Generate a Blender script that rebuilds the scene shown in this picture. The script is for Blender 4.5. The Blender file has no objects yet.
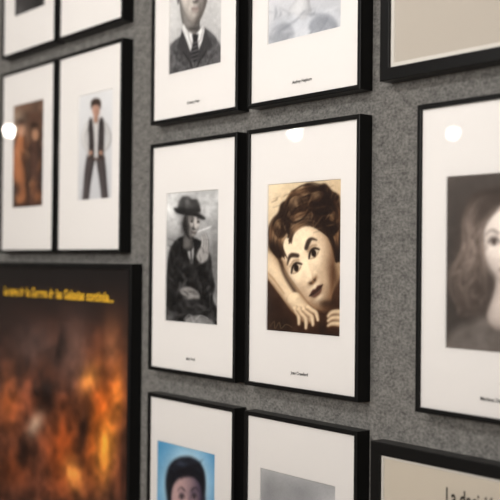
import bpy, bmesh, math
import numpy as np
from mathutils import Matrix, Vector

scene = bpy.context.scene
scene.view_settings.view_transform = 'Standard'
rng = np.random.default_rng(7)

CAM_Z = 1.55
DF = 1.12          # camera to front of frames
DEPTH = 0.027
CAM_D = DF + DEPTH
TH = math.radians(38.6)
CT, ST = math.cos(TH), math.sin(TH)

# ------------------------------------------------------------------ materials
def new_mat(name):
    m = bpy.data.materials.new(name); m.use_nodes = True
    nt = m.node_tree
    return m, nt, nt.nodes['Principled BSDF']

def plain(name, col, rough=0.6, spec=0.5, metallic=0.0, noise=0.0, nscale=60):
    m, nt, b = new_mat(name)
    b.inputs['Roughness'].default_value = rough
    b.inputs['Specular IOR Level'].default_value = spec
    b.inputs['Metallic'].default_value = metallic
    if noise > 0:
        n = nt.nodes.new('ShaderNodeTexNoise'); n.inputs['Scale'].default_value = nscale
        tc = nt.nodes.new('ShaderNodeTexCoord')
        nt.links.new(tc.outputs['Object'], n.inputs['Vector'])
        r = nt.nodes.new('ShaderNodeValToRGB')
        r.color_ramp.elements[0].color = (*[c*(1-noise) for c in col], 1)
        r.color_ramp.elements[1].color = (*[min(1, c*(1+noise)) for c in col], 1)
        nt.links.new(n.outputs['Fac'], r.inputs['Fac'])
        nt.links.new(r.outputs['Color'], b.inputs['Base Color'])
    else:
        b.inputs['Base Color'].default_value = (*col, 1)
    return m

M_FRAME = plain('black_lacquer', (0.007, 0.007, 0.007), 0.32, 0.18)
M_MAT = plain('white_mat_board', (0.80, 0.775, 0.75), 0.8, 0.2, noise=0.01, nscale=300)
M_BEIGE = plain('beige_sheet', (0.52, 0.475, 0.415), 0.85, 0.1, noise=0.01, nscale=8)
M_PAPER = plain('cream_paper', (0.64, 0.58, 0.49), 0.85, 0.1, noise=0.02, nscale=20)
M_CORE = plain('mat_core', (0.70, 0.67, 0.62), 0.8, 0.2)
M_BACK = plain('backing_board', (0.25, 0.18, 0.11), 0.9, 0.1)
M_INK = plain('black_ink', (0.012, 0.012, 0.012), 0.7, 0.1)
M_YEL = plain('yellow_ink', (1.0, 0.60, 0.04), 0.6, 0.2)
M_STEEL = plain('painted_steel', (0.03, 0.03, 0.03), 0.4, 0.5)

m, nt, b = new_mat('printed_photo')
a = nt.nodes.new('ShaderNodeAttribute'); a.attribute_name = 'Col'
nt.links.new(a.outputs['Color'], b.inputs['Base Color'])
b.inputs['Roughness'].default_value = 0.55; b.inputs['Specular IOR Level'].default_value = 0.25
M_ART = m

m = bpy.data.materials.new('clear_glass'); m.use_nodes = True
nt = m.node_tree; nt.nodes.clear()
o = nt.nodes.new('ShaderNodeOutputMaterial'); mx = nt.nodes.new('ShaderNodeMixShader')
tr = nt.nodes.new('ShaderNodeBsdfTransparent'); gl = nt.nodes.new('ShaderNodeBsdfGlossy')
gl.inputs['Roughness'].default_value = 0.0
fr = nt.nodes.new('ShaderNodeFresnel'); fr.inputs['IOR'].default_value = 1.5
nt.links.new(fr.outputs[0], mx.inputs[0]); nt.links.new(tr.outputs[0], mx.inputs[1])
nt.links.new(gl.outputs[0], mx.inputs[2]); nt.links.new(mx.outputs[0], o.inputs[0])
M_GLASS = m

m, nt, b = new_mat('grey_felt')
tc = nt.nodes.new('ShaderNodeTexCoord')
n1 = nt.nodes.new('ShaderNodeTexNoise'); n1.inputs['Scale'].default_value = 210; n1.inputs['Detail'].default_value = 3; n1.inputs['Roughness'].default_value = 0.6
n2 = nt.nodes.new('ShaderNodeTexNoise'); n2.inputs['Scale'].default_value = 60; n2.inputs['Detail'].default_value = 3
mp = nt.nodes.new('ShaderNodeMapping'); mp.inputs['Scale'].default_value = (0.85, 1, 1.15)
nt.links.new(tc.outputs['Object'], mp.inputs['Vector'])
nt.links.new(mp.outputs[0], n1.inputs['Vector']); nt.links.new(mp.outputs[0], n2.inputs['Vector'])
mm = nt.nodes.new('ShaderNodeMath'); mm.operation = 'MULTIPLY_ADD'; mm.inputs[1].default_value = 0.35
nt.links.new(n2.outputs['Fac'], mm.inputs[0])
ms = nt.nodes.new('ShaderNodeMath'); ms.operation = 'MULTIPLY'; ms.inputs[1].default_value = 0.65
nt.links.new(n1.outputs['Fac'], ms.inputs[0]); nt.links.new(ms.outputs[0], mm.inputs[2])
r = nt.nodes.new('ShaderNodeValToRGB')
r.color_ramp.elements[0].position = 0.34; r.color_ramp.elements[0].color = (0.075, 0.073, 0.069, 1)
r.color_ramp.elements[1].position = 0.67; r.color_ramp.elements[1].color = (0.250, 0.242, 0.226, 1)
nt.links.new(mm.outputs[0], r.inputs['Fac']); nt.links.new(r.outputs['Color'], b.inputs['Base Color'])
bp = nt.nodes.new('ShaderNodeBump'); bp.inputs['Strength'].default_value = 0.2; bp.inputs['Distance'].default_value = 0.002
nt.links.new(mm.outputs[0], bp.inputs['Height']); nt.links.new(bp.outputs[0], b.inputs['Normal'])
b.inputs['Roughness'].default_value = 1.0; b.inputs['Specular IOR Level'].default_value = 0.1
M_FELT = m

# ------------------------------------------------------------------ helpers
def link(o):
    scene.collection.objects.link(o); return o

def mesh_obj(name, verts, faces, mat, parent=None, loc=(0, 0, 0)):
    me = bpy.data.meshes.new(name); me.from_pydata([tuple(v) for v in verts], [], faces); me.update()
    me.materials.append(mat)
    ob = link(bpy.data.objects.new(name, me)); ob.location = loc
    if parent: ob.parent = parent
    return ob

def ring(name, W, H, prof, mat, parent, loc, closed=True):
    vs, fs = [], []
    for (i, d) in prof:
        w, h = W/2-i, H/2-i
        vs += [(-w, -d, -h), (w, -d, -h), (w, -d, h), (-w, -d, h)]
    n = len(prof)
    for k in range(n if closed else n-1):
        k2 = (k+1) % n
        for c in range(4):
            c2 = (c+1) % 4
            fs.append((k*4+c, k*4+c2, k2*4+c2, k2*4+c))
    return mesh_obj(name, vs, fs, mat, parent, loc)

def box(name, x0, x1, y0, y1, z0, z1, mat, parent=None, loc=(0, 0, 0)):
    v = [(x0,y0,z0),(x1,y0,z0),(x1,y1,z0),(x0,y1,z0),(x0,y0,z1),(x1,y0,z1),(x1,y1,z1),(x0,y1,z1)]
    f = [(0,3,2,1),(4,5,6,7),(0,1,5,4),(1,2,6,5),(2,3,7,6),(3,0,4,7)]
    return mesh_obj(name, v, f, mat, parent, loc)

def text_obj(name, s, size, mat, parent, loc, align='CENTER', sx=1.0, bold=0.0, space=1.0):
    cu = bpy.data.curves.new('t', 'FONT'); cu.body = s; cu.size = size; cu.align_x = align; cu.align_y = 'CENTER'
    cu.offset = bold; cu.space_character = space
    to = link(bpy.data.objects.new('t', cu)); bpy.context.view_layer.update()
    dg = bpy.context.evaluated_depsgraph_get()
    me = bpy.data.meshes.new_from_object(to.evaluated_get(dg))
    bpy.data.objects.remove(to); bpy.data.curves.remove(cu)
    for v in me.vertices:
        x, y, z = v.co; v.co = (x*sx, -z, y)
    me.materials.clear(); me.materials.append(mat)
    ob = link(bpy.data.objects.new(name, me)); ob.parent = parent; ob.location = loc
    return ob

# ------------------------------------------------------------------ painter (colours stored per vertex on the print)
def sketch_coords(x, z):
    """drawing units used for authoring the artworks on the wall plane"""
    s = -x/DF
    X = (1041.6*CT-830*s*CT)/(s*CT+ST)
    y = 254+0.0096*(X+830) - (z-CAM_Z)*CT/DF*(830+X)
    return 250+X-(y-254)*0.0096, y

def spline(pts, closed=True, n=6):
    p = np.array(pts, float); m = len(p); out = []
    rngk = range(m) if closed else range(m-1)
    for k in rngk:
        if closed: a, b_, c, d = p[(k-1) % m], p[k], p[(k+1) % m], p[(k+2) % m]
        else: a, b_, c, d = p[max(k-1, 0)], p[k], p[k+1], p[min(k+2, m-1)]
        for t in np.arange(n)/n:
            out.append(0.5*((2*b_)+(-a+c)*t+(2*a-5*b_+4*c-d)*t*t+(-a+3*b_-3*c+d)*t**3))
    if not closed: out.append(p[-1])
    return np.array(out)

_tab = rng.random((64, 64))
def vnoise(x, y):
    xi, yi = np.floor(x).astype(int), np.floor(y).astype(int); fx, fy = x-xi, y-yi
    fx = fx*fx*(3-2*fx); fy = fy*fy*(3-2*fy)
    g = lambda a_, b_: _tab[a_ % 64, b_ % 64]
    return (g(xi, yi)*(1-fx)+g(xi+1, yi)*fx)*(1-fy)+(g(xi, yi+1)*(1-fx)+g(xi+1, yi+1)*fx)*fy
def fbm(x, y, o=4):
    s = 0; a_ = .5; t = 0
    for k in range(o):
        s = s+a_*vnoise(x*2**k+17*k, y*2**k+5*k); t += a_; a_ *= .55
    return s/t
def g2(u, v, su, sv): return np.exp(-(u/su)**2-(v/sv)**2)

class Art:
    def __init__(s, cx, cz, w, h, nx, nz):
        s.w, s.h, s.nx, s.nz = w, h, nx, nz
        u = np.linspace(-w/2, w/2, nx); v = np.linspace(-h/2, h/2, nz)
        s.U, s.V = np.meshgrid(u, v)
        s.X, s.Y = sketch_coords(cx+s.U, cz+s.V)
        s.X = s.X.ravel(); s.Y = s.Y.ravel()
        s.C = np.zeros((nx*nz, 3))
    def mix(s, idx, al, c):
        al = al[:, None]; s.C[idx] = s.C[idx]*(1-al)+np.array(c)/255*al
    def grad(s, c0, c1, p0, p1):
        d = np.array(p1, float)-np.array(p0, float); t = ((s.X-p0[0])*d[0]+(s.Y-p0[1])*d[1])/(d@d)
        t = np.clip(t, 0, 1)[:, None]; s.C[:] = np.array(c0)/255*(1-t)+np.array(c1)/255*t
    def box(s, q, pad):
        lo, hi = q.min(0)-pad, q.max(0)+pad
        return np.where((s.X > lo[0]) & (s.X < hi[0]) & (s.Y > lo[1]) & (s.Y < hi[1]))[0]
    def poly(s, pts, c, soft=1.0, al=1.0, smooth=True, tex=None):
        q = spline(pts) if smooth else np.array(pts, float)
        idx = s.box(q, soft)
        if len(idx) == 0: return
        x, y = s.X[idx], s.Y[idx]; dm = np.full(len(idx), 1e9); ins = np.zeros(len(idx), bool)
        for k in range(len(q)):
            a, b_ = q[k], q[(k+1) % len(q)]; d = b_-a; L = d@d+1e-12
            t = np.clip(((x-a[0])*d[0]+(y-a[1])*d[1])/L, 0, 1)
            dm = np.minimum(dm, (x-a[0]-t*d[0])**2+(y-a[1]-t*d[1])**2)
            cnd = (a[1] > y) != (b_[1] > y)
            if abs(d[1]) > 1e-12: ins ^= cnd & (x < d[0]*(y-a[1])/d[1]+a[0])
        sd = np.sqrt(dm)*np.where(ins, -1, 1)
        alp = np.clip(0.5-sd/soft, 0, 1)*al
        if tex:
            n = (fbm(x/tex[0], y/tex[0]*.8, 4)-.5)*2*tex[1]
            cc = np.clip(np.array(c)/255+n[:, None], 0, 1)
            s.C[idx] = s.C[idx]*(1-alp[:, None])+cc*alp[:, None]
        else: s.mix(idx, alp, c)
    def stroke(s, pts, w, c, soft=0.8, al=1.0, n=6):
        """c: one colour or list of colours along the stroke"""
        q = spline(pts, False, n) if len(pts) > 2 else np.array([np.array(pts[0])*(1-t)+np.array(pts[1])*t for t in np.linspace(0, 1, 4)], float)
        T = np.linspace(0, 1, len(q))
        ws = np.interp(T, np.linspace(0, 1, len(w)), w) if hasattr(w, '__len__') else np.full(len(q), w)
        idx = s.box(q, max(ws)+soft)
        if len(idx) == 0: return
        x, y = s.X[idx][:, None], s.Y[idx][:, None]
        a = q[:-1]; d = q[1:]-a; L = (d**2).sum(1)+1e-12
        t = np.clip(((x-a[:, 0])*d[:, 0]+(y-a[:, 1])*d[:, 1])/L, 0, 1)
        dd = np.sqrt((x-a[:, 0]-t*d[:, 0])**2+(y-a[:, 1]-t*d[:, 1])**2)-(ws[:-1]*(1-t)+ws[1:]*t)/2
        k = dd.argmin(1); r_ = np.arange(len(idx)); dm = dd[r_, k]
        al_ = (np.clip(0.5-dm/soft, 0, 1)*al)[:, None]
        if hasattr(c[0], '__len__'):
            tt = (k+t[r_, k])/(len(q)-1); cc = np.array(c, float)/255; kk = np.linspace(0, 1, len(c))
            col = np.stack([np.interp(tt, kk, cc[:, j]) for j in range(3)], 1)
        else: col = np.array(c)/255
        s.C[idx] = s.C[idx]*(1-al_)+col*al_
    def limb(s, pts, w, dark, light, soft=0.9, off=0.25, al=1.0):
        """rounded tube shading; off shifts highlight toward upper-left"""
        q = spline(pts, False, 6); T = np.linspace(0, 1, len(q))
        ws = np.interp(T, np.linspace(0, 1, len(w)), w)
        idx = s.box(q, max(ws)+soft)
        if len(idx) == 0: return
        x, y = s.X[idx][:, None], s.Y[idx][:, None]
        a = q[:-1]; d = q[1:]-a; L = (d**2).sum(1)+1e-12
        t = np.clip(((x-a[:, 0])*d[:, 0]+(y-a[:, 1])*d[:, 1])/L, 0, 1)
        rx, ry = x-a[:, 0]-t*d[:, 0], y-a[:, 1]-t*d[:, 1]; hw = (ws[:-1]*(1-t)+ws[1:]*t)/2
        ds = np.sqrt(rx**2+ry**2); dd = ds-hw; k = dd.argmin(1); r_ = np.arange(len(idx))
        al_ = (np.clip(0.5-dd[r_, k]/soft, 0, 1)*al)[:, None]
        nx_, ny_ = rx[r_, k]/hw[r_, k], ry[r_, k]/hw[r_, k]
        nz_ = np.sqrt(np.clip(1-nx_**2-ny_**2, 0, 1)); sh = np.clip(nz_*.85-(nx_*.6+ny_*.8)*off*1.4+.1, 0, 1)[:, None]
        s.C[idx] = s.C[idx]*(1-al_)+(np.array(dark)/255*(1-sh)+np.array(light)/255*sh)*al_
    def blob(s, cx, cy, rx, ry, c, al=1.0, rot=0.0):
        r_ = math.radians(rot); dx, dy = s.X-cx, s.Y-cy
        a = (dx*math.cos(r_)+dy*math.sin(r_))/rx; b_ = (-dx*math.sin(r_)+dy*math.cos(r_))/ry
        s.mix(slice(None), np.exp(-(a*a+b_*b_)*1.2)*al, c)
    def ell(s, cx, cy, rx, ry, c, soft=0.8, al=1.0, rot=0.0):
        r_ = math.radians(rot); t = np.linspace(0, 2*math.pi, 13)[:-1]
        s.poly([(cx+rx*math.cos(k)*math.cos(r_)-ry*math.sin(k)*math.sin(r_), cy+rx*math.cos(k)*math.sin(r_)+ry*math.sin(k)*math.cos(r_)) for k in t], c, soft, al)
    def bundle(s, A_, B_, n, w, dark, mid, light, hl=.5, wave=0, al=.8, jit=.6, hw=.23):
        """locks of hair between two guide curves"""
        A_, B_ = np.array(A_, float), np.array(B_, float)
        order = rng.permutation(n)
        for i in order:
            f = (i+rng.random())/n; P = A_*(1-f)+B_*f
            P = P+rng.normal(0, jit, P.shape)
            if wave: P[:, 0] += wave*np.sin(np.arange(len(P))*1.9+f*3)
            k = .5+.5*math.cos(f*11+rng.normal(0, .5)); g = rng.random()*.5+.5*k
            lt = np.array(mid)*(1-g)+np.array(light)*g; h0 = hl+rng.normal(0, .07)
            cols = [list(np.array(dark)+(lt-np.array(dark))*math.exp(-((t-h0)/hw)**2)) for t in np.linspace(0, 1, 9)]
            s.stroke(P, [w*.6, w*1.2, w*.6], cols, .9, al, n=4)
    def swirl(s, cx, cy, rx, ry, dark, light, ang=-2.2, w=1.1, al=.8, fill=0.0):
        if fill: s.ell(cx, cy, rx*1.05, ry*1.05, dark, 1.5, fill)
        for f in np.arange(.25, 1.0, .12):
            a0 = rng.random()*.5; th = np.linspace(a0, a0+5.6, 10)
            P = [(cx+rx*f*(1-.03*k)*math.cos(t), cy+ry*f*(1-.03*k)*math.sin(t)) for k, t in enumerate(th)]
            g = rng.random()*.4+.6
            cols = [list(np.array(dark)+(np.array(light)-np.array(dark))*g*max(0, math.cos(t-ang))**2) for t in th]
            s.stroke(P, w, cols, .8, al, n=3)
    def creases(s, x0, x1, y0, y1, n, ln, cols, w=1.2, al=.5, ang=1.2, sp=.5):
        for k in range(n):
            x, y = rng.uniform(x0, x1), rng.uniform(y0, y1); t = ang+rng.normal(0, sp); L = ln*rng.uniform(.5, 1.3)
            b_ = rng.normal(0, L*.15)
            s.stroke([(x-L/2*math.cos(t), y-L/2*math.sin(t)), (x+b_, y), (x+L/2*math.cos(t), y+L/2*math.sin(t))], [.3, w*rng.uniform(.5, 1.5), .3], cols[k % len(cols)], 1.2, al, n=3)
    def face(s, cx, cy, a, b, rot, dark, light, feat, L=(-.3, -.45, .84), yaw=0.0, soft=1.2, jaw=.34, amb=.18, lips=None, eyes=True, gaze=0, brow=1.0, q=1.0, gam=1.15, es=1.0, relief=1.0, mw=.8):
        """q: horizontal foreshortening used while drawing"""
        r_ = math.radians(rot); cr, sr = math.cos(r_), math.sin(r_)
        P = lambda u_, v_: (cx+q*((u_+yaw)*a*cr-v_*b*sr), cy+(u_+yaw)*a*sr+v_*b*cr)
        idx = np.where((s.X-cx)**2+(s.Y-cy)**2 < (max(a, b)*1.3)**2)[0]
        if len(idx) == 0: return P
        dx, dy = (s.X[idx]-cx)/q, s.Y[idx]-cy
        u = (dx*cr+dy*sr)/a; v = (-dx*sr+dy*cr)/b
        def hgt(u, v):
            wv = 1-jaw*np.clip(v, 0, 1.2)**1.8-.06*np.clip(-v, 0, 1)
            r2 = (u/wv)**2+v**2; h = np.sqrt(np.clip(1.08-r2, 1e-3, 2))*.95
            f = u-yaw; au = np.abs(f); g = 0
            nose = np.clip((v+.12)/.42, 0, 1)*(v < .34)+(v >= .34)*np.exp(-((v-.34)/.05)**2)
            g = g+.20*np.exp(-(f/.13)**2)*nose+.08*g2(f, v-.28, .16, .09)+.05*g2(au-.17, v-.31, .07, .06)
            g = g-.13*g2(au-.40, v+.10, .22, .13)+.06*g2(au-.40, v+.08, .15, .08)+.05*g2(f, v+.32, .6, .12)
            g = g+.06*g2(au-.55, v-.18, .2, .2)-.05*g2(au-.42, v-.48, .12, .2)
            g = g+.07*g2(f, v-.53, .26, .10)-.035*g2(f, v-.68, .2, .05)+.09*g2(f, v-.84, .22, .13)-.03*g2(f, v-.42, .05, .06)
            return h+g*relief, r2
        e = .02; h, r2 = hgt(u, v); hx = (hgt(u+e, v)[0]-h)/e; hy = (hgt(u, v+e)[0]-h)/e
        gx, gy = hx*cr-hy*sr, hx*sr+hy*cr
        k = .75; n = np.stack([-gx*k, -gy*k, np.ones_like(h)], 1); n /= np.linalg.norm(n, axis=1)[:, None]
        sh = np.clip(n@np.array(L), 0, 1)/np.linalg.norm(L); sh = np.clip(amb+(1-amb)*sh**gam*1.08, 0, 1)[:, None]
        al = np.clip((1-np.sqrt(r2))*min(a*q, b)/soft+.5, 0, 1)[:, None]
        s.C[idx] = s.C[idx]*(1-al)+(np.array(dark)/255*(1-sh)+np.array(light)/255*sh)*al
        if lips is None: lips = feat
        m_ = a*(q**.5)/22
        if eyes:
            for sg in (-1, 1):
                c_ = sg*.40
                E = lambda du, v_: P(c_+du*es, -.085+(v_+.085)*es)
                s.poly([E(-.17, -.075), E(-.07, -.135), E(.07, -.135), E(.17, -.075), E(.05, -.035), E(-.06, -.035)], [min(255, x*.90) for x in light], .6*m_+.25, .85)
                s.poly([E(gaze-.085, -.085), E(gaze, -.150), E(gaze+.085, -.085), E(gaze, -.02)], feat, .5*m_+.25)
                s.stroke([E(-.20, -.07), E(-.09, -.145), E(.07, -.15), E(.20, -.08)], [1.0*m_, 1.9*m_, 1.2*m_], feat, .8*m_+.2, .95)
                s.stroke([E(-.15, -.045), E(0, -.018), E(.15, -.05)], .7*m_, [x*.55+y*.45 for x, y in zip(dark, feat)], .7*m_+.2, .6)
                s.stroke([E(-.17, -.18), E(0, -.215), E(.16, -.17)], 1.2*m_, dark, 1.2*m_, .45)
                inn, out = (c_-sg*.20), (c_+sg*.27)
                s.stroke([P(inn, -.27), P(c_-sg*.02, -.35), P(c_+sg*.12, -.345), P(out, -.26)], [2.2*m_*brow, 2.6*m_*brow, 1.6*m_*brow, .7*m_], feat, 1.1*m_, .85)
        s.stroke([P(-.15, .33), P(-.08, .37), P(0, .385), P(.08, .37), P(.15, .33)], .9*m_, dark, 1.0*m_, .65)
        for sg in (-1, 1): s.blob(*P(sg*.085, .355), 1.5*m_*q, 1.0*m_, feat, .8)
        s.poly([P(-.29, .548), P(-.12, .495), P(0, .515), P(.12, .495), P(.29, .548), P(.12, .568), P(-.12, .568)], lips, .9*m_, .92)
        s.poly([P(-.26, .562), P(-.1, .57), P(.1, .57), P(.26, .562), P(.13, .645), P(-.13, .645)], [x*.80+y*.20 for x, y in zip(lips, light)], 1.0*m_, .92)
        s.stroke([P(-.30, .545), P(-.1, .569), P(.1, .569), P(.30, .545)], .8*m_, [x*.6 for x in feat], .7*m_, mw)
        return P
    def blur(s, sg):
        k = np.arange(-int(3*sg)-1, int(3*sg)+2); w = np.exp(-(k/sg)**2/2); w /= w.sum()
        C = s.C.reshape(s.nz, s.nx, 3)
        for ax in (0, 1):
            pad = [(0, 0)]*3; pad[ax] = (len(k)//2,)*2; Cp = np.pad(C, pad, 'edge'); out = 0
            for i, wi in enumerate(w):
                sl = [slice(None)]*3; sl[ax] = slice(i, i+C.shape[ax]); out = out+wi*Cp[tuple(sl)]
            C = out
        s.C = C.reshape(-1, 3)
    def contrast(s, k, mid=.5): s.C = np.clip((s.C-mid)*k+mid, 0.02, 1)
    def mottle(s, sc, amp):
        s.C *= (1+(fbm(s.X/sc, s.Y/sc, 4)-.5)*2*amp)[:, None]
    def grain(s, k): s.C += rng.normal(0, k, (len(s.C), 1))
    def build(s, parent, loc):
        nx, nz = s.nx, s.nz
        me = bpy.data.meshes.new('photo_print')
        vs = np.stack([s.U.ravel(), np.zeros(nx*nz), s.V.ravel()], 1)
        I, J = np.meshgrid(np.arange(nx-1), np.arange(nz-1)); k = (J*nx+I).ravel()
        fs = np.stack([k, k+1, k+nx+1, k+nx], 1)
        me.vertices.add(len(vs)); me.vertices.foreach_set('co', vs.ravel())
        me.loops.add(fs.size); me.loops.foreach_set('vertex_index', fs.ravel().astype(np.int32))
        me.polygons.add(len(fs)); me.polygons.foreach_set('loop_start', np.arange(0, fs.size, 4, dtype=np.int32))
        me.update(calc_edges=True); me.validate()
        c = np.clip(s.C, 0, 1); lin = np.where(c <= 0.04045, c/12.92, ((c+0.055)/1.055)**2.4)
        at = me.color_attributes.new('Col', 'FLOAT_COLOR', 'POINT')
        at.data.foreach_set('color', np.concatenate([lin, np.ones((len(lin), 1))], 1).ravel().astype(np.float32))
        me.materials.append(M_ART)
        ob = link(bpy.data.objects.new('photo_print', me)); ob.parent = parent; ob.location = loc
        return ob

# ------------------------------------------------------------------ artworks
def art_sepia(A):
    A.grad((230, 212, 180), (188, 158, 122), (268, 185), (345, 290))
    A.blob(270, 196, 16, 26, (238, 222, 194), 0.7)
    DK, MD, LT = (34, 19, 12), (104, 70, 46), (222, 188, 146)
    A.poly([(258, 268), (272, 258), (288, 268), (300, 300), (322, 306), (336, 286), (346, 272), (346, 345), (258, 345)], (60, 37, 24), 3, tex=(7, .08))
    # hair mass with a gently uneven outline
    A.poly([(277, 260), (271, 252), (268, 242), (268, 230), (272, 220), (278, 213), (281, 204), (288, 199), (292, 191), (301, 190), (307, 184), (317, 186), (325, 184), (332, 191), (339, 196), (340, 208), (342, 218), (340, 230), (342, 242), (339, 254), (336, 262), (332, 256), (322, 234), (303, 229), (290, 240), (285, 254)], (42, 25, 16), 2.4)
    # face, strongly tilted
    A.face(309, 263, 38, 54, -29, (116, 80, 52), (250, 232, 203), (30, 16, 10), yaw=-.12, L=(-.40, -.28, .86), amb=.16, lips=(60, 26, 20), brow=1.2, q=.66, gam=1.0, jaw=.38, es=1.15, relief=.62, soft=2)
    A.blob(334, 276, 5.5, 20, (84, 55, 36), 0.8, -8); A.blob(327, 308, 6, 5, (84, 55, 36), .7); A.blob(285, 266, 3.5, 9, (150, 112, 78), .5, -20)
    # swept-up waves and rolls
    A.bundle([(286, 258), (283, 246), (287, 236), (298, 228)], [(274, 256), (269, 240), (274, 222), (289, 211)], 40, .9, DK, MD, LT, .5, jit=.9, hw=.19)
    A.bundle([(289, 236), (298, 221), (315, 213), (334, 221)], [(282, 213), (291, 193), (312, 184), (336, 196)], 56, .9, DK, MD, LT, .38, jit=1.0, hw=.16)
    A.bundle([(326, 226), (334, 238), (337, 250), (335, 262)], [(333, 194), (341, 210), (342, 236), (340, 262)], 34, .9, DK, MD, (184, 146, 106), .4, jit=.9, hw=.19)
    A.swirl(297, 206, 10, 12, DK, LT, al=.6, fill=.35); A.swirl(319, 200, 11, 11, DK, LT, al=.6, fill=.35)
    A.swirl(280, 228, 7, 11, DK, (206, 170, 126), al=.55, fill=.3); A.swirl(334, 222, 6, 12, DK, (176, 138, 98), al=.5, fill=.3)
    A.bundle([(290, 245), (295, 233), (310, 226), (331, 239)], [(287, 228), (296, 215), (318, 212), (338, 229)], 54, .9, DK, MD, (234, 204, 164), .38, jit=.8, hw=.17)
    A.stroke([(286, 217), (293, 223), (303, 219), (309, 211)], [.8, 2.2, .8], (22, 12, 8), 2, .8); A.stroke([(307, 208), (316, 214), (330, 213)], [.8, 2.2, .8], (22, 12, 8), 2, .75)
    A.creases(272, 340, 188, 202, 26, 7, [MD, LT, DK], .8, .45, -.9); A.creases(274, 338, 205, 232, 26, 9, [DK, LT], .8, .4, -.6, .7)
    # raised forearm supporting the cheek
    SD, SL = (112, 77, 50), (244, 224, 192)
    A.blob(286, 286, 6, 18, (34, 20, 13), .9, -36)
    A.limb([(254, 252), (268, 264), (283, 285), (298, 306)], [22, 21, 19, 18], SD, SL, 2.0, .45)
    A.stroke([(279, 256), (284, 274), (295, 292), (306, 305), (317, 314)], [1.6, 3.2, 1.8], (44, 26, 17), 3.5, .85)
    A.blob(272, 246, 6, 5, (36, 21, 13), .65); A.stroke([(262, 268), (272, 278), (284, 294)], [.5, 1.4, .5], (140, 102, 70), 2, .6)
    # its hand with bent fingers
    A.limb([(295, 301), (301, 309), (306, 316), (310, 320)], [17, 18, 15, 8], SD, SL, 2.0, .45)
    for (x0, y0, xm, ym, x1, y1) in [(295, 309, 299, 317, 299, 325), (299, 310, 306, 320, 306, 329), (304, 310, 312, 318, 313, 326), (308, 308, 316, 314, 318, 321)]:
        A.limb([(x0, y0), ((x0+xm)/2, (y0+ym)/2), (xm, ym), (x1, y1)], [5.6, 5.6, 5.2, 3.6], (96, 64, 42), (238, 216, 183), 2.2, .5)
    for k in range(3):
        A.limb([(346, 315+k*6.2), (339, 313+k*6), (332, 313.5+k*5.6), (328, 317+k*4.8)], [7.4, 6.6, 5.4, 3.4], (96, 64, 42), (232, 208, 174), 2.2, .5)
    A.blob(267, 308, 13, 19, (46, 28, 18), .95, -20); A.blob(282, 326, 11, 9, (42, 26, 16), .9); A.blob(331, 337, 9, 4, (34, 20, 13), .95); A.blob(322, 331, 4, 7, (34, 20, 13), .8); A.blob(327, 304, 9, 4, (48, 30, 20), .75); A.blob(306, 336, 12, 4, (48, 30, 20), .8)
    A.blur(1.25); A.contrast(1.05, .5)
    A.stroke([(270, 327), (274, 322), (275, 329), (279, 323), (281, 329), (286, 325), (292, 328)], .5, (214, 190, 150), .6, .45)
    A.mottle(14, .05); A.mottle(3, .05); A.grain(.016)

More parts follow.
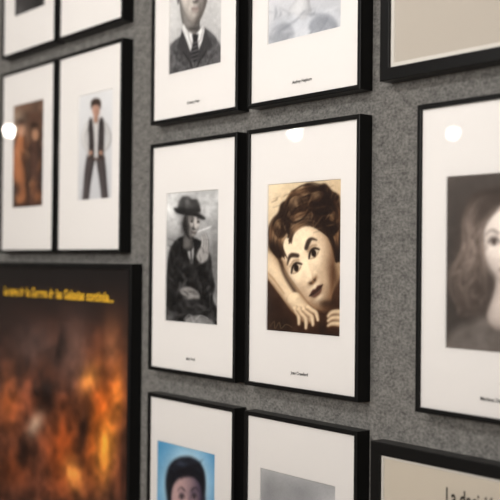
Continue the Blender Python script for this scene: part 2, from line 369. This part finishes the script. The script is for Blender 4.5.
def art_hat(A):
    A.grad((196, 196, 195), (140, 139, 138), (168, 190), (218, 310))
    A.blob(170, 198, 11, 24, (226, 226, 224), .85); A.blob(213, 205, 8, 18, (190, 190, 189), .8); A.blob(214, 262, 6, 30, (104, 103, 102), .7)
    A.mottle(14, .2)
    # coat
    A.poly([(158, 330), (165, 300), (167, 274), (169, 254), (173, 244), (182, 237), (193, 238), (204, 244), (211, 257), (212, 272), (215, 288), (213, 300), (222, 335), (158, 335)], (28, 27, 27), 1.8, tex=(4, .22))
    A.creases(170, 186, 242, 300, 24, 14, [(116, 115, 114), (8, 8, 8), (74, 73, 72)], 1.8, .55, 1.4, .5)
    A.creases(196, 212, 250, 305, 20, 14, [(106, 105, 104), (8, 8, 8), (64, 63, 62)], 1.8, .55, 1.7, .5)
    A.poly([(187, 240), (192, 240), (194, 250), (192, 264), (188, 254)], (180, 178, 176), 1.8); A.stroke([(190.5, 241), (191.5, 262)], 1.2, (20, 20, 20), 1.2, .9)
    # head turned toward the cigarette, side lit
    A.limb([(190, 230), (189, 236), (188, 241), (188, 246)], [10, 9.5, 10, 11], (24, 23, 22), (112, 109, 106), 1.6)
    A.face(191.5, 223.5, 8.2, 16.5, 5, (36, 34, 33), (200, 195, 190), (34, 32, 31), yaw=.42, L=(.6, -.25, .72), amb=.03, lips=(96, 88, 84), relief=1.0, soft=2.2, mw=.5, brow=1.1)
    A.blob(185, 226, 4, 11, (28, 26, 26), .9)
    # tilted soft hat
    A.poly([(179, 211), (178.5, 204), (182, 197.5), (188, 196.5), (192, 199.5), (197, 200), (200, 206), (199.5, 213), (189, 212)], (74, 73, 72), 2.4, tex=(4, .16))
    A.poly([(174, 208.5), (180, 209), (188, 211.5), (197, 213), (205, 218), (203, 220), (195, 217), (186, 215.5), (177, 213.5)], (30, 29, 29), 2.2)
    A.blob(187, 202, 3, 4, (150, 149, 148), .55); A.stroke([(179, 208), (190, 210.5), (199.5, 211)], 1.8, (24, 24, 24), 1.6, .8)
    A.stroke([(198, 232), (204, 230), (211, 227)], [1.1, 1.5, 1.1], (236, 235, 233), .9)
    # raised hand close to the cigarette
    for k in range(3):
        A.limb([(206-k*2.2, 254-k*1.2), (207-k*2.2, 247-k), (207-k*2.2, 240-k*.3), (205-k*1.9, 234+k*1.2)], [3.1, 2.9, 2.6, 1.9], (60, 58, 56), (206, 203, 200), 1.6)
    A.poly([(198, 252), (202, 247), (208, 250), (208, 259), (202, 264), (197, 259)], (168, 165, 162), 2.2); A.creases(199, 207, 249, 262, 6, 6, [(76, 74, 72)], 1, .6, 1.2, .3)
    A.poly([(180, 291), (187, 287), (195, 290), (200, 297), (196, 303), (186, 299)], (150, 147, 144), 2.4); A.creases(184, 199, 290, 301, 10, 7, [(50, 48, 46)], 1, .7, .5, .2)
    # crossed legs, chair
    A.poly([(164, 324), (174, 306), (188, 300), (204, 301), (214, 308), (217, 322), (200, 314), (186, 314), (176, 326)], (44, 43, 43), 1.8, tex=(4, .18))
    A.creases(172, 214, 302, 316, 14, 12, [(110, 109, 108), (8, 8, 8)], 1.6, .55, .3, .4)
    A.blob(169, 318, 5, 5, (150, 149, 148), .6); A.poly([(186, 319), (200, 316), (214, 323), (214, 332), (186, 332)], (130, 129, 128), 2.5, tex=(4, .15))
    A.blur(1.4); A.contrast(1.06, .45); A.stroke([(184, 320), (190, 315), (194, 322), (200, 316), (208, 319)], .6, (225, 224, 223), .6, .6)
    A.mottle(4, .12); A.grain(.024)

def art_suit(A):
    A.grad((218, 217, 215), (190, 189, 188), (168, 0), (218, 60))
    A.poly([(150, 95), (162, 58), (172, 43), (182, 35), (192, 30), (204, 28), (213, 34), (220, 44), (232, 64), (232, 95)], (84, 83, 84), 1.4, tex=(3, .18))
    for k in range(30): A.stroke([(156+k*2.3, 28), (160+k*2.3, 84)], .6, (136, 135, 136), .7, .35)
    A.creases(165, 186, 45, 76, 14, 18, [(44, 43, 44), (136, 135, 136)], 1.8, .45, 1.3, .3); A.creases(202, 220, 40, 72, 14, 18, [(44, 43, 44), (136, 135, 136)], 1.8, .45, 1.8, .3)
    A.limb([(189, -2), (190, 12), (191, 24), (191, 36)], [20, 19, 17, 16], (60, 58, 56), (150, 145, 140))
    A.face(194, -12, 14.5, 37, 0, (84, 78, 74), (226, 219, 211), (66, 60, 57), yaw=.08, L=(-.55, -.2, .80), amb=.08, lips=(160, 142, 136), relief=.7, soft=2, jaw=.28, mw=.45)
    A.poly([(178, 4), (178, -30), (192, -50), (208, -42), (212, -8), (209, -14), (204, -34), (190, -36), (182, -24)], (34, 32, 32), 1.6)
    A.blob(194, 28.5, 9, 2.8, (58, 55, 53), .85)
    A.poly([(183, 23), (188, 31), (195, 35), (203, 25), (206, 33), (200, 46), (195, 62), (188, 46), (182, 32)], (236, 235, 233), 1, smooth=False)
    A.stroke([(188, 31), (190, 40), (193, 44)], .8, (140, 138, 136), 1, .8); A.stroke([(203, 27), (201, 38), (197, 44)], .8, (140, 138, 136), 1, .8)
    A.poly([(192, 34), (198.5, 34), (197.5, 41), (199.5, 54), (194.5, 66), (190, 54), (193, 41)], (36, 35, 37), .8, smooth=False)
    for k in range(6): A.stroke([(191, 44+k*4), (199, 41+k*4)], 1.0, (160, 159, 160), .7, .75)
    A.poly([(182, 29), (180, 38), (177, 48), (183, 52), (193, 70), (191, 54), (187, 42)], (64, 63, 64), .9, smooth=False)
    A.poly([(205, 27), (209, 38), (213, 46), (206, 52), (196, 70), (198, 54), (202, 42)], (64, 63, 64), .9, smooth=False)
    A.stroke([(183, 52), (190, 62), (193, 72)], 1, (24, 24, 24), 1, .8); A.stroke([(206, 52), (199, 62), (196, 72)], 1, (24, 24, 24), 1, .8)
    A.blur(1.0); A.mottle(5, .09); A.grain(.02)

def art_pale(A):
    A.grad((222, 222, 224), (190, 192, 196), (270, -20), (338, 44))
    A.face(303, -48, 17, 36, 6, (150, 150, 152), (238, 236, 235), (50, 48, 50), lips=(110, 90, 92))
    A.poly([(282, -50), (284, -80), (303, -96), (322, -84), (324, -48), (319, -66), (305, -78), (291, -70)], (56, 54, 56), 2)
    A.limb([(303, -20), (303, -8), (302, 4), (300, 12)], [14, 13, 15, 24], (150, 150, 153), (222, 222, 223))
    A.poly([(255, 62), (262, 34), (276, 20), (292, 13), (303, 19), (314, 9), (330, 8), (350, 24), (350, 62)], (206, 208, 212), 3, tex=(9, .09))
    A.poly([(268, 44), (274, 28), (286, 22), (294, 30), (290, 44)], (150, 153, 160), 3, .6, tex=(5, .1)); A.poly([(308, 26), (320, 14), (332, 16), (338, 30), (322, 36)], (142, 146, 154), 3, .65, tex=(5, .1))
    A.creases(266, 338, 8, 44, 30, 18, [(130, 134, 142), (230, 230, 232)], 2.0, .5, 2.4, .5)
    A.blur(1.3); A.grain(.012)

def art_curls(A):
    A.grad((88, 80, 75), (60, 54, 50), (446, 180), (480, 345))
    A.mottle(20, .15)
    A.poly([(456, 250), (460, 218), (468, 202), (482, 191), (502, 186), (526, 187), (542, 200), (552, 225), (558, 262), (558, 300), (540, 318), (505, 322), (472, 320), (460, 304), (452, 280)], (82, 72, 66), 10)
    A.poly([(442, 352), (452, 332), (470, 322), (490, 316), (515, 314), (540, 314), (560, 328), (560, 365), (442, 365)], (112, 104, 98), 9, tex=(12, .10))
    A.limb([(508, 272), (507, 288), (505, 302), (503, 316)], [26, 25, 28, 34], (116, 104, 97), (216, 204, 195), 3)
    A.face(508, 245, 28, 44, -5, (128, 113, 105), (250, 240, 231), (64, 53, 49), yaw=-.10, L=(-.15, -.25, .96), amb=.28, lips=(122, 80, 76), brow=.55, soft=7, es=1.1, relief=.7)
    DK, MD, LT = (58, 49, 44), (110, 97, 88), (184, 167, 156)
    A.bundle([(502, 204), (492, 211), (486, 230), (486, 250), (482, 272), (488, 300)], [(500, 189), (478, 195), (462, 218), (458, 250), (452, 280), (460, 318)], 100, 1.5, DK, MD, LT, .55, wave=4.2, al=.5, jit=1.3, hw=.36)
    A.bundle([(506, 206), (524, 212), (533, 230), (536, 252), (540, 276), (532, 300)], [(504, 190), (536, 197), (552, 222), (556, 254), (560, 284), (552, 314)], 60, 1.8, DK, MD, LT, .45, wave=3.0, al=.5, jit=1.6)
    A.creases(454, 484, 225, 318, 60, 13, [LT, DK, MD], 1.8, .4, 1.6, .8); A.blob(482, 212, 7, 12, (62, 53, 48), .5, 30)
    A.blur(2.0); A.mottle(9, .06); A.grain(.014)

def art_blue(A):
    A.grad((56, 142, 192), (34, 112, 172), (160, 440), (217, 500))
    A.blob(187, 492, 31, 52, (196, 228, 240), 1.0); A.blob(187, 484, 25, 40, (224, 241, 247), 1.0)
    A.poly([(168, 502), (166, 482), (169, 467), (177, 459), (189, 457), (199, 462), (204, 473), (205, 492), (202, 508), (172, 510)], (24, 25, 33), 3.2, tex=(5, .08))
    A.limb([(187, 515), (187, 528), (187, 540), (187, 548)], [20, 18, 20, 24], (90, 78, 92), (190, 150, 146))
    A.face(187, 500, 15.6, 34, 0, (66, 58, 80), (200, 168, 166), (42, 36, 44), yaw=.08, L=(-.6, -.25, .76), amb=.04, lips=(128, 76, 82), soft=2.5, brow=.8, jaw=.26, relief=.8)
    A.poly([(169, 494), (169, 474), (177, 463), (190, 461), (201, 467), (205, 478), (204, 496), (201, 485), (194, 478), (186, 477), (179, 479), (172, 487)], (24, 25, 33), 3.2)
    A.blob(182, 464, 7, 3, (86, 98, 118), .6); A.creases(172, 200, 461, 477, 18, 9, [(66, 74, 92), (10, 11, 18)], 1, .55, .2, .5)
    A.poly([(140, 600), (150, 556), (170, 538), (187, 546), (204, 538), (222, 556), (232, 600)], (34, 44, 74), 2)
    A.blur(1.6); A.mottle(12, .05); A.grain(.014)

def art_grey(A):
    A.grad((190, 190, 190), (150, 150, 152), (262, 470), (296, 530))
    A.blob(333, 505, 24, 20, (214, 214, 214), .8); A.blob(268, 492, 9, 18, (134, 134, 136), .6); A.blob(302, 492, 20, 9, (150, 150, 152), .6, 14)
    A.poly([(272, 560), (277, 534), (287, 520), (301, 516), (313, 526), (320, 546), (322, 580), (322, 640), (262, 640)], (92, 92, 94), 6)
    A.face(297, 554, 17, 34, 0, (110, 110, 110), (226, 224, 222), (50, 48, 48))
    A.blur(2.0); A.mottle(20, .08); A.grain(.01)

def art_group(A):
    A.grad((118, 90, 72), (72, 50, 40), (12, 105), (42, 210))
    A.mottle(9, .45)
    A.blob(18, 122, 8, 12, (212, 194, 174), .7); A.blob(34, 118, 7, 8, (96, 68, 56), .8)
    A.limb([(21, 140), (19, 158), (20, 178), (22, 200)], [9, 13, 13, 12], (66, 42, 30), (194, 130, 88), 2)
    A.limb([(35, 144), (36, 162), (36, 182), (34, 204)], [9, 12, 12, 11], (26, 19, 17), (98, 70, 58), 2)
    A.ell(21.5, 130, 3.4, 7, (206, 162, 134), 2); A.blob(21, 122, 5, 4, (50, 34, 28), .8)
    A.ell(35.5, 134, 3.2, 7, (190, 146, 116), 2); A.blob(35, 126, 5, 4, (36, 26, 22), .8)
    A.creases(14, 42, 145, 205, 22, 16, [(214, 156, 112), (46, 32, 26), (156, 98, 62)], 2.4, .5, 1.3, .6)
    A.blob(16, 190, 6, 8, (46, 32, 28), .8); A.blob(38, 197, 6, 7, (180, 118, 78), .7)
    A.blur(1.4); A.grain(.01)

def art_standing(A):
    """generic full-length studio portrait"""
    A.grad((228, 228, 228), (204, 204, 206), (80, 95), (113, 200))
    D, L = (36, 32, 34), (84, 76, 76)
    A.limb([(92, 154), (89, 170), (87, 188), (85, 210)], [9, 8, 6.6, 6], D, L, 1.6); A.limb([(100, 154), (102, 170), (104, 188), (106, 210)], [9, 8, 6.6, 6], D, L, 1.6)
    A.poly([(88, 124), (92, 119), (100, 119), (106, 124), (105, 140), (104, 158), (89, 158), (87, 140)], (212, 210, 208), 1.6)
    A.limb([(88, 125), (84, 135), (85, 145), (90, 152)], [4.6, 4.6, 4, 2.8], (140, 138, 136), (222, 220, 218), 1.4)
    A.limb([(105, 125), (109, 135), (108, 145), (102, 152)], [4.6, 4.6, 4, 2.8], (130, 128, 126), (214, 212, 210), 1.4)
    A.poly([(89, 122), (92, 119), (94, 136), (94, 158), (90, 158), (89, 142)], (58, 52, 52), 1.6, tex=(3, .1)); A.poly([(100, 119), (104, 122), (104, 150), (103, 158), (98.5, 158), (98.5, 136)], (58, 52, 52), 1.6, tex=(3, .1))
    A.stroke([(89, 158), (96, 159.5), (104, 158)], 2.0, (70, 50, 42), 1.2)
    A.ell(91, 153, 2, 2.4, (190, 146, 122), 1.4); A.ell(101, 153, 2, 2.4, (190, 146, 122), 1.4)
    A.limb([(96, 113), (96, 116), (96, 119), (96, 121)], [4, 4, 4.2, 4.4], (120, 84, 68), (190, 150, 128))
    A.ell(96, 110, 3.6, 6.5, (196, 156, 136), 1.6); A.blob(98, 112, 2, 5, (146, 106, 88), .5)
    A.poly([(91.5, 109), (91, 103), (93, 99.5), (96, 98.5), (99.5, 99.5), (101, 103), (100.5, 109), (99, 106), (96, 105), (93, 106)], (62, 48, 40), 1.6)
    A.blur(1.5); A.grain(.01)

def art_dark(A):
    A.grad((96, 94, 94), (60, 58, 58), (14, -60), (40, 14)); A.limb([(27, -10), (27, 2), (27, 12), (27, 22)], [12, 26, 32, 34], (20, 20, 20), (70, 68, 68))
    A.face(27, -25, 8, 18, 0, (90, 86, 84), (210, 204, 200), (30, 28, 28)); A.blob(27, -46, 9, 8, (24, 22, 22), .9); A.blob(20, 10, 3, 5, (120, 118, 118), .6); A.blur(1); A.grain(.01)

def art_film(A):
    """plain abstract stand-in: mottled black, red-brown and orange"""
    A.grad((28, 23, 23), (86, 55, 45), (60, 275), (60, 390))
    n = fbm(A.X/22, A.Y/34, 5); n2 = fbm(A.X/9+9, A.Y/17+3, 4)
    def cm(al, c): A.mix(slice(None), np.clip(al, 0, 1), c)
    low = np.clip((A.Y-300)/80, 0, 1)
    cm((n-.40)*3.0*low, (140, 82, 58)); cm((n2-.54)*3*low, (52, 34, 30))
    A.blob(35, 345, 24, 24, (112, 86, 78), .8); A.blob(75, 350, 15, 38, (134, 102, 90), .7)
    A.blob(102, 418, 20, 70, (220, 114, 40), .95, 8); A.blob(112, 345, 8, 28, (176, 118, 82), .7)
    A.blob(64, 452, 18, 46, (196, 96, 40), .9); A.blob(10, 402, 13, 32, (192, 108, 58), .8); A.blob(16, 470, 20, 22, (146, 76, 42), .8)
    A.blob(36, 425, 7, 15, (230, 208, 182), .75, 25); A.blob(90, 380, 9, 15, (248, 168, 82), .9, 20)
    A.blob(106, 448, 10, 34, (255, 180, 74), .9, 5); A.blob(74, 474, 9, 18, (250, 176, 88), .9, -15); A.blob(118, 396, 6, 26, (248, 154, 64), .8)
    A.blob(48, 392, 9, 26, (34, 24, 22), .9, -8); A.blob(84, 430, 5.5, 30, (40, 26, 22), .9, 6); A.blob(24, 450, 7, 20, (38, 26, 22), .85)
    A.blob(60, 350, 4, 20, (36, 26, 24), .7, 10); A.blob(20, 372, 5, 16, (38, 27, 24), .7)
    A.blob(125, 475, 5, 36, (48, 29, 24), .8); A.blob(58, 504, 16, 7, (44, 29, 24), .7)
    m_ = (fbm(A.X/7+30, A.Y/11, 4)-.5)
    A.C *= (1+m_*1.2*low)[:, None]
    A.blur(1.5); A.grain(.01)

# ------------------------------------------------------------------ framed things
def framed(name, cx, cz, W, H, border, label, category, group=None, depth=DEPTH):
    root = link(bpy.data.objects.new(name, None)); root.empty_display_size = 0.05
    root.location = (cx, 0, cz-H/2)
    root['label'] = label; root['category'] = category
    if group: root['group'] = group
    D = depth; b_ = border; e = 0.0012
    ring('frame_moulding', W, H, [(0, 0.0), (0, D-e), (e*.35, D-e*.35), (e, D), (b_-e, D), (b_-e*.35, D-e*.35), (b_, D-e), (b_, 0.004), (b_*.6, 0.0)], M_FRAME, root, (0, 0, H/2))
    box('backing_board', -W/2+b_, W/2-b_, -0.008, -0.004, -H/2+b_, H/2-b_, M_BACK, root, (0, 0, H/2))
    return root

def glass(root, W, H, b_, D=DEPTH):
    w, h = W/2-b_, H/2-b_
    return mesh_obj('glass_pane', [(-w, 0, -h), (w, 0, -h), (w, 0, h), (-w, 0, h)], [(0, 1, 2, 3)], M_GLASS, root, (0, -(D-0.0030), H/2))

FW, FH, FB = 0.277, 0.44, 0.0075
def portrait(cx, cz, pw, ph, pdx, pdz, painter, label, nx, nz, caption=None):
    root = framed('framed_photograph', cx, cz, FW, FH, FB, label, 'picture frame', 'black framed portraits with white mats')
    w, h = FW/2-FB, FH/2-FB; D = DEPTH
    def rect(wx, hz, ox, oz, y): return [(-wx+ox, y, -hz+oz), (wx+ox, y, -hz+oz), (wx+ox, y, hz+oz), (-wx+ox, y, hz+oz)]
    vs = rect(w, h, 0, 0, -(D-0.0045)) + rect(pw/2, ph/2, pdx, pdz, -(D-0.0045)) + rect(pw/2-.001, ph/2-.001, pdx, pdz, -(D-0.006))
    fs = []
    for k in range(2):
        for c in range(4):
            c2 = (c+1) % 4; fs.append((k*4+c, k*4+c2, (k+1)*4+c2, (k+1)*4+c))
    mesh_obj('mat_board', vs, fs, M_MAT, root, (0, 0, FH/2))
    A = Art(cx+pdx, cz+pdz, pw, ph, nx, nz); painter(A); A.build(root, (pdx, -(D-0.0062), FH/2+pdz))
    glass(root, FW, FH, FB)
    if caption:
        text_obj('caption', caption, 0.0074, M_INK, root, (0, -(D-0.0042), 0.031), sx=.95, bold=.00014)
    return root

Z = CAM_Z
R2 = Z+0.007; R1 = Z+0.4846; R3 = Z-0.4771; AZ2 = Z+0.235; AZ1 = Z+0.711
XC, XB, XA2, XA1, XD = -1.272, -1.5763, -1.9600, -2.2480, -0.879
portrait(XC, R2, .179, .247, .0037, 0, art_sepia, 'sepia portrait of a woman resting her head on her arm', 250, 330, 'Joan Crawford')
portrait(XB, R2, .166, .245, -.003, 0, art_hat, 'monochrome photo of a person in hat and dark coat smoking', 190, 260, 'John Ford')
portrait(XB, R1, .166, .255, 0, 0, art_suit, 'black frame with monochrome photo of a man in suit and tie', 150, 210, 'Gregory Peck')
portrait(XC, R1, .179, .232, 0, 0, art_pale, 'black frame with pale grey portrait photo in a white mat', 130, 170, 'Audrey Hepburn')
portrait(XB, R3, .186, .260, -.016, 0, art_blue, 'black frame with colour portrait of dark-haired man on blue backdrop', 150, 210)
portrait(XC, R3, .185, .255, -.006, 0, art_grey, 'black frame with light grey monochrome portrait in a white mat', 120, 170)
portrait(XD, R2, .179, .240, .003, -.0055, art_curls, 'black frame, monochrome portrait of a woman with long wavy hair', 180, 240, 'Marlene Dietrich')
portrait(XA2, AZ2, .142, .228, .024, .008, art_standing, 'black frame, full-length photo of a man in shirt and waistcoat', 120, 190)
portrait(XA1, AZ2, .155, .247, 0, .012, art_group, 'black frame with brown-toned photo of two people in costume', 110, 170)
portrait(XA1, AZ1, .155, .247, 0, 0, art_dark, 'black frame with dark monochrome portrait hung near the ceiling', 70, 110)
portrait(XA2, AZ1, .142, .240, .0, 0, art_dark, 'black frame with small monochrome portrait above the standing man', 70, 110)

# film poster
PW, PH, PB = 0.67, 1.0, 0.012
px_, pz_ = -1.7778-PW/2, Z-0.007-PH/2
root = framed('framed_poster', px_, pz_, PW, PH, PB, 'large black-framed dark orange film poster with yellow tagline on top', 'poster')
A = Art(px_, pz_, PW-2*PB, PH-2*PB, 280, 400); art_film(A)
ob = A.build(root, (0, -(DEPTH-0.006), PH/2)); ob.name = 'poster_print'
text_obj('tagline', 'La saga de la Guerra de las Galaxias continúa...', 0.0295, M_YEL, root, (0.002, -(DEPTH-0.0057), PH-0.071), bold=0.0009, sx=.86, space=1.06)
glass(root, PW, PH, PB)

# beige documents
def document(x_left, z0, z1, W, B, label, mat, rim, lines):
    H = z1-z0
    root = framed('framed_document', x_left+W/2, (z0+z1)/2, W, H, B, label, 'picture frame')
    D = DEPTH; w, h = W/2-B, H/2-B
    mesh_obj('document_sheet', [(-w, 0, -h), (w, 0, -h), (w, 0, h), (-w, 0, h)], [(0, 1, 2, 3)], mat, root, (0, -(D-.0058), H/2))
    ring('mat_edge', W-2*B, H-2*B, [(0, D-.0044), (rim, D-.0044), (rim+.0008, D-.0057)], M_CORE, root, (0, 0, H/2), closed=False)
    for (s, size, x, z) in lines:
        text_obj('headline', s, size, M_INK, root, (x-(x_left+W/2), -(D-.0055), z-z0), align='LEFT', bold=0.0005, sx=.62)
    glass(root, W, H, B)
document(-1.093, Z+.2703, Z+.8703, .60, .019, 'wide black frame holding a blank pale beige sheet', M_BEIGE, .006, [])
document(-1.1054, Z-1.0665, Z-.2665, .62, .019, 'wide black frame holding a cream newspaper page with headline', M_PAPER, .004, [('La decisión', 0.034, -.964, Z-.325)])

# ------------------------------------------------------------------ room
def struct(o): o['kind'] = 'structure'; return o
M_CEIL = plain('ceiling_paint', (0.6, 0.59, 0.57), 0.9, 0.2, noise=0.02, nscale=5)
M_WALL = plain('wall_paint', (0.62, 0.59, 0.56), 0.9, 0.2, noise=0.05, nscale=4)
M_FLOOR = plain('floor_boards', (0.26, 0.18, 0.12), 0.5, 0.4, noise=0.25, nscale=3)
X0, X1, Y0, ZC = -11.0, 3.0, -8.5, 2.95
struct(box('wall_back', X0, X1, 0.0, 0.1, 0, ZC, M_FELT))
struct(box('wall_front', X0, X1, Y0-.1, Y0, 0, ZC, M_WALL))
struct(box('wall_left', X0-.1, X0, Y0, 0, 0, ZC, M_WALL))
struct(box('wall_right', X1, X1+.1, Y0, 0, 0, ZC, M_WALL))
struct(box('floor', X0, X1, Y0, 0, -.1, 0, M_FLOOR))
struct(box('ceiling', X0, X1, Y0, 0, ZC, ZC+.1, M_CEIL))

# ceiling spot lamps (they show up as small glints in the glass)
m = bpy.data.materials.new('lit_bulb'); m.use_nodes = True
nt = m.node_tree; nt.nodes.clear(); o = nt.nodes.new('ShaderNodeOutputMaterial'); e = nt.nodes.new('ShaderNodeEmission')
e.inputs[0].default_value = (1, .95, .88, 1); e.inputs[1].default_value = 100; nt.links.new(e.outputs[0], o.inputs[0]); M_BULB = m
def lathe(name, prof, mat, parent, loc, n=24):
    vs, fs = [], []
    for (r_, z) in prof:
        for k in range(n):
            t = 2*math.pi*k/n; vs.append((r_*math.cos(t), r_*math.sin(t), z))
    for j in range(len(prof)-1):
        for k in range(n):
            k2 = (k+1) % n; fs.append((j*n+k, j*n+k2, (j+1)*n+k2, (j+1)*n+k))
    o = mesh_obj(name, vs, fs, mat, parent, loc)
    for p in o.data.polygons: p.use_smooth = True
    return o
for (x, y) in [(-7.04, -5.05), (-8.72, -3.08), (-6.11, -6.11)]:
    r_ = link(bpy.data.objects.new('ceiling_spotlight', None)); r_.location = (x, y, ZC)
    r_['label'] = 'small black ceiling spotlight with bright round bulb'; r_['category'] = 'ceiling lamp'; r_['group'] = 'gallery ceiling spotlights'
    lathe('canopy', [(0.001, 0), (0.05, 0), (0.05, -.02), (0.012, -.03), (.012, -.12), (.001, -.12)], M_STEEL, r_, (0, 0, 0))
    lathe('lamp_shade', [(.001, -.115), (.03, -.118), (.04, -.16), (.044, -.215), (.040, -.215), (.036, -.16), (.001, -.13)], M_STEEL, r_, (0, 0, 0))
    lathe('bulb', [(.001, -.20)]+[(.040*math.sin(a_), -.235+.040*math.cos(a_)) for a_ in np.linspace(.3, math.pi-.01, 9)], M_BULB, r_, (0, 0, 0))

def area(name, loc, target, sx, sy, energy, col):
    l = bpy.data.lights.new(name, 'AREA'); l.shape = 'RECTANGLE'; l.size = sx; l.size_y = sy; l.energy = energy; l.color = col
    o = link(bpy.data.objects.new(name, l)); o.location = loc
    o.rotation_euler = (Vector(target)-Vector(loc)).to_track_quat('-Z', 'Y').to_euler(); return o
area('gallery_light', (-1.3, -1.9, 2.88), (-1.5, -.1, 1.2), 2.6, 0.35, 36, (1, .97, .94))
area('soft_fill', (-1.3, -3.1, 2.0), (-1.9, 0, 1.35), 2.2, 0.9, 42, (1, .97, .94))  # added area light without a fixture, evens brightness across the frames
area('haze_fill', (0.4, -5.0, 2.9), (-3.5, -5.6, 0.8), 3, 2.0, 230, (1, .96, .9))  # added unseen fill, brightens the room walls so the glass reflects haze
w = bpy.data.worlds.new('world'); scene.world = w; w.use_nodes = True
w.node_tree.nodes['Background'].inputs[0].default_value = (.5, .5, .5, 1)
w.node_tree.nodes['Background'].inputs[1].default_value = 0.3

# ------------------------------------------------------------------ camera
cd = bpy.data.cameras.new('camera'); cam = link(bpy.data.objects.new('camera', cd))
cd.sensor_fit = 'HORIZONTAL'; cd.sensor_width = 24; cd.sensor_height = 24; cd.lens = 50
cam.matrix_world = Matrix.Translation((0, -CAM_D, CAM_Z)) @ Matrix.Rotation(math.radians(51.3), 4, 'Z') @ Matrix.Rotation(math.radians(90.63), 4, 'X') @ Matrix.Rotation(math.radians(0.55), 4, 'Z')
cd.dof.use_dof = True; cd.dof.focus_distance = 1.675; cd.dof.aperture_fstop = 2.2
cd.clip_start = 0.01
scene.camera = cam
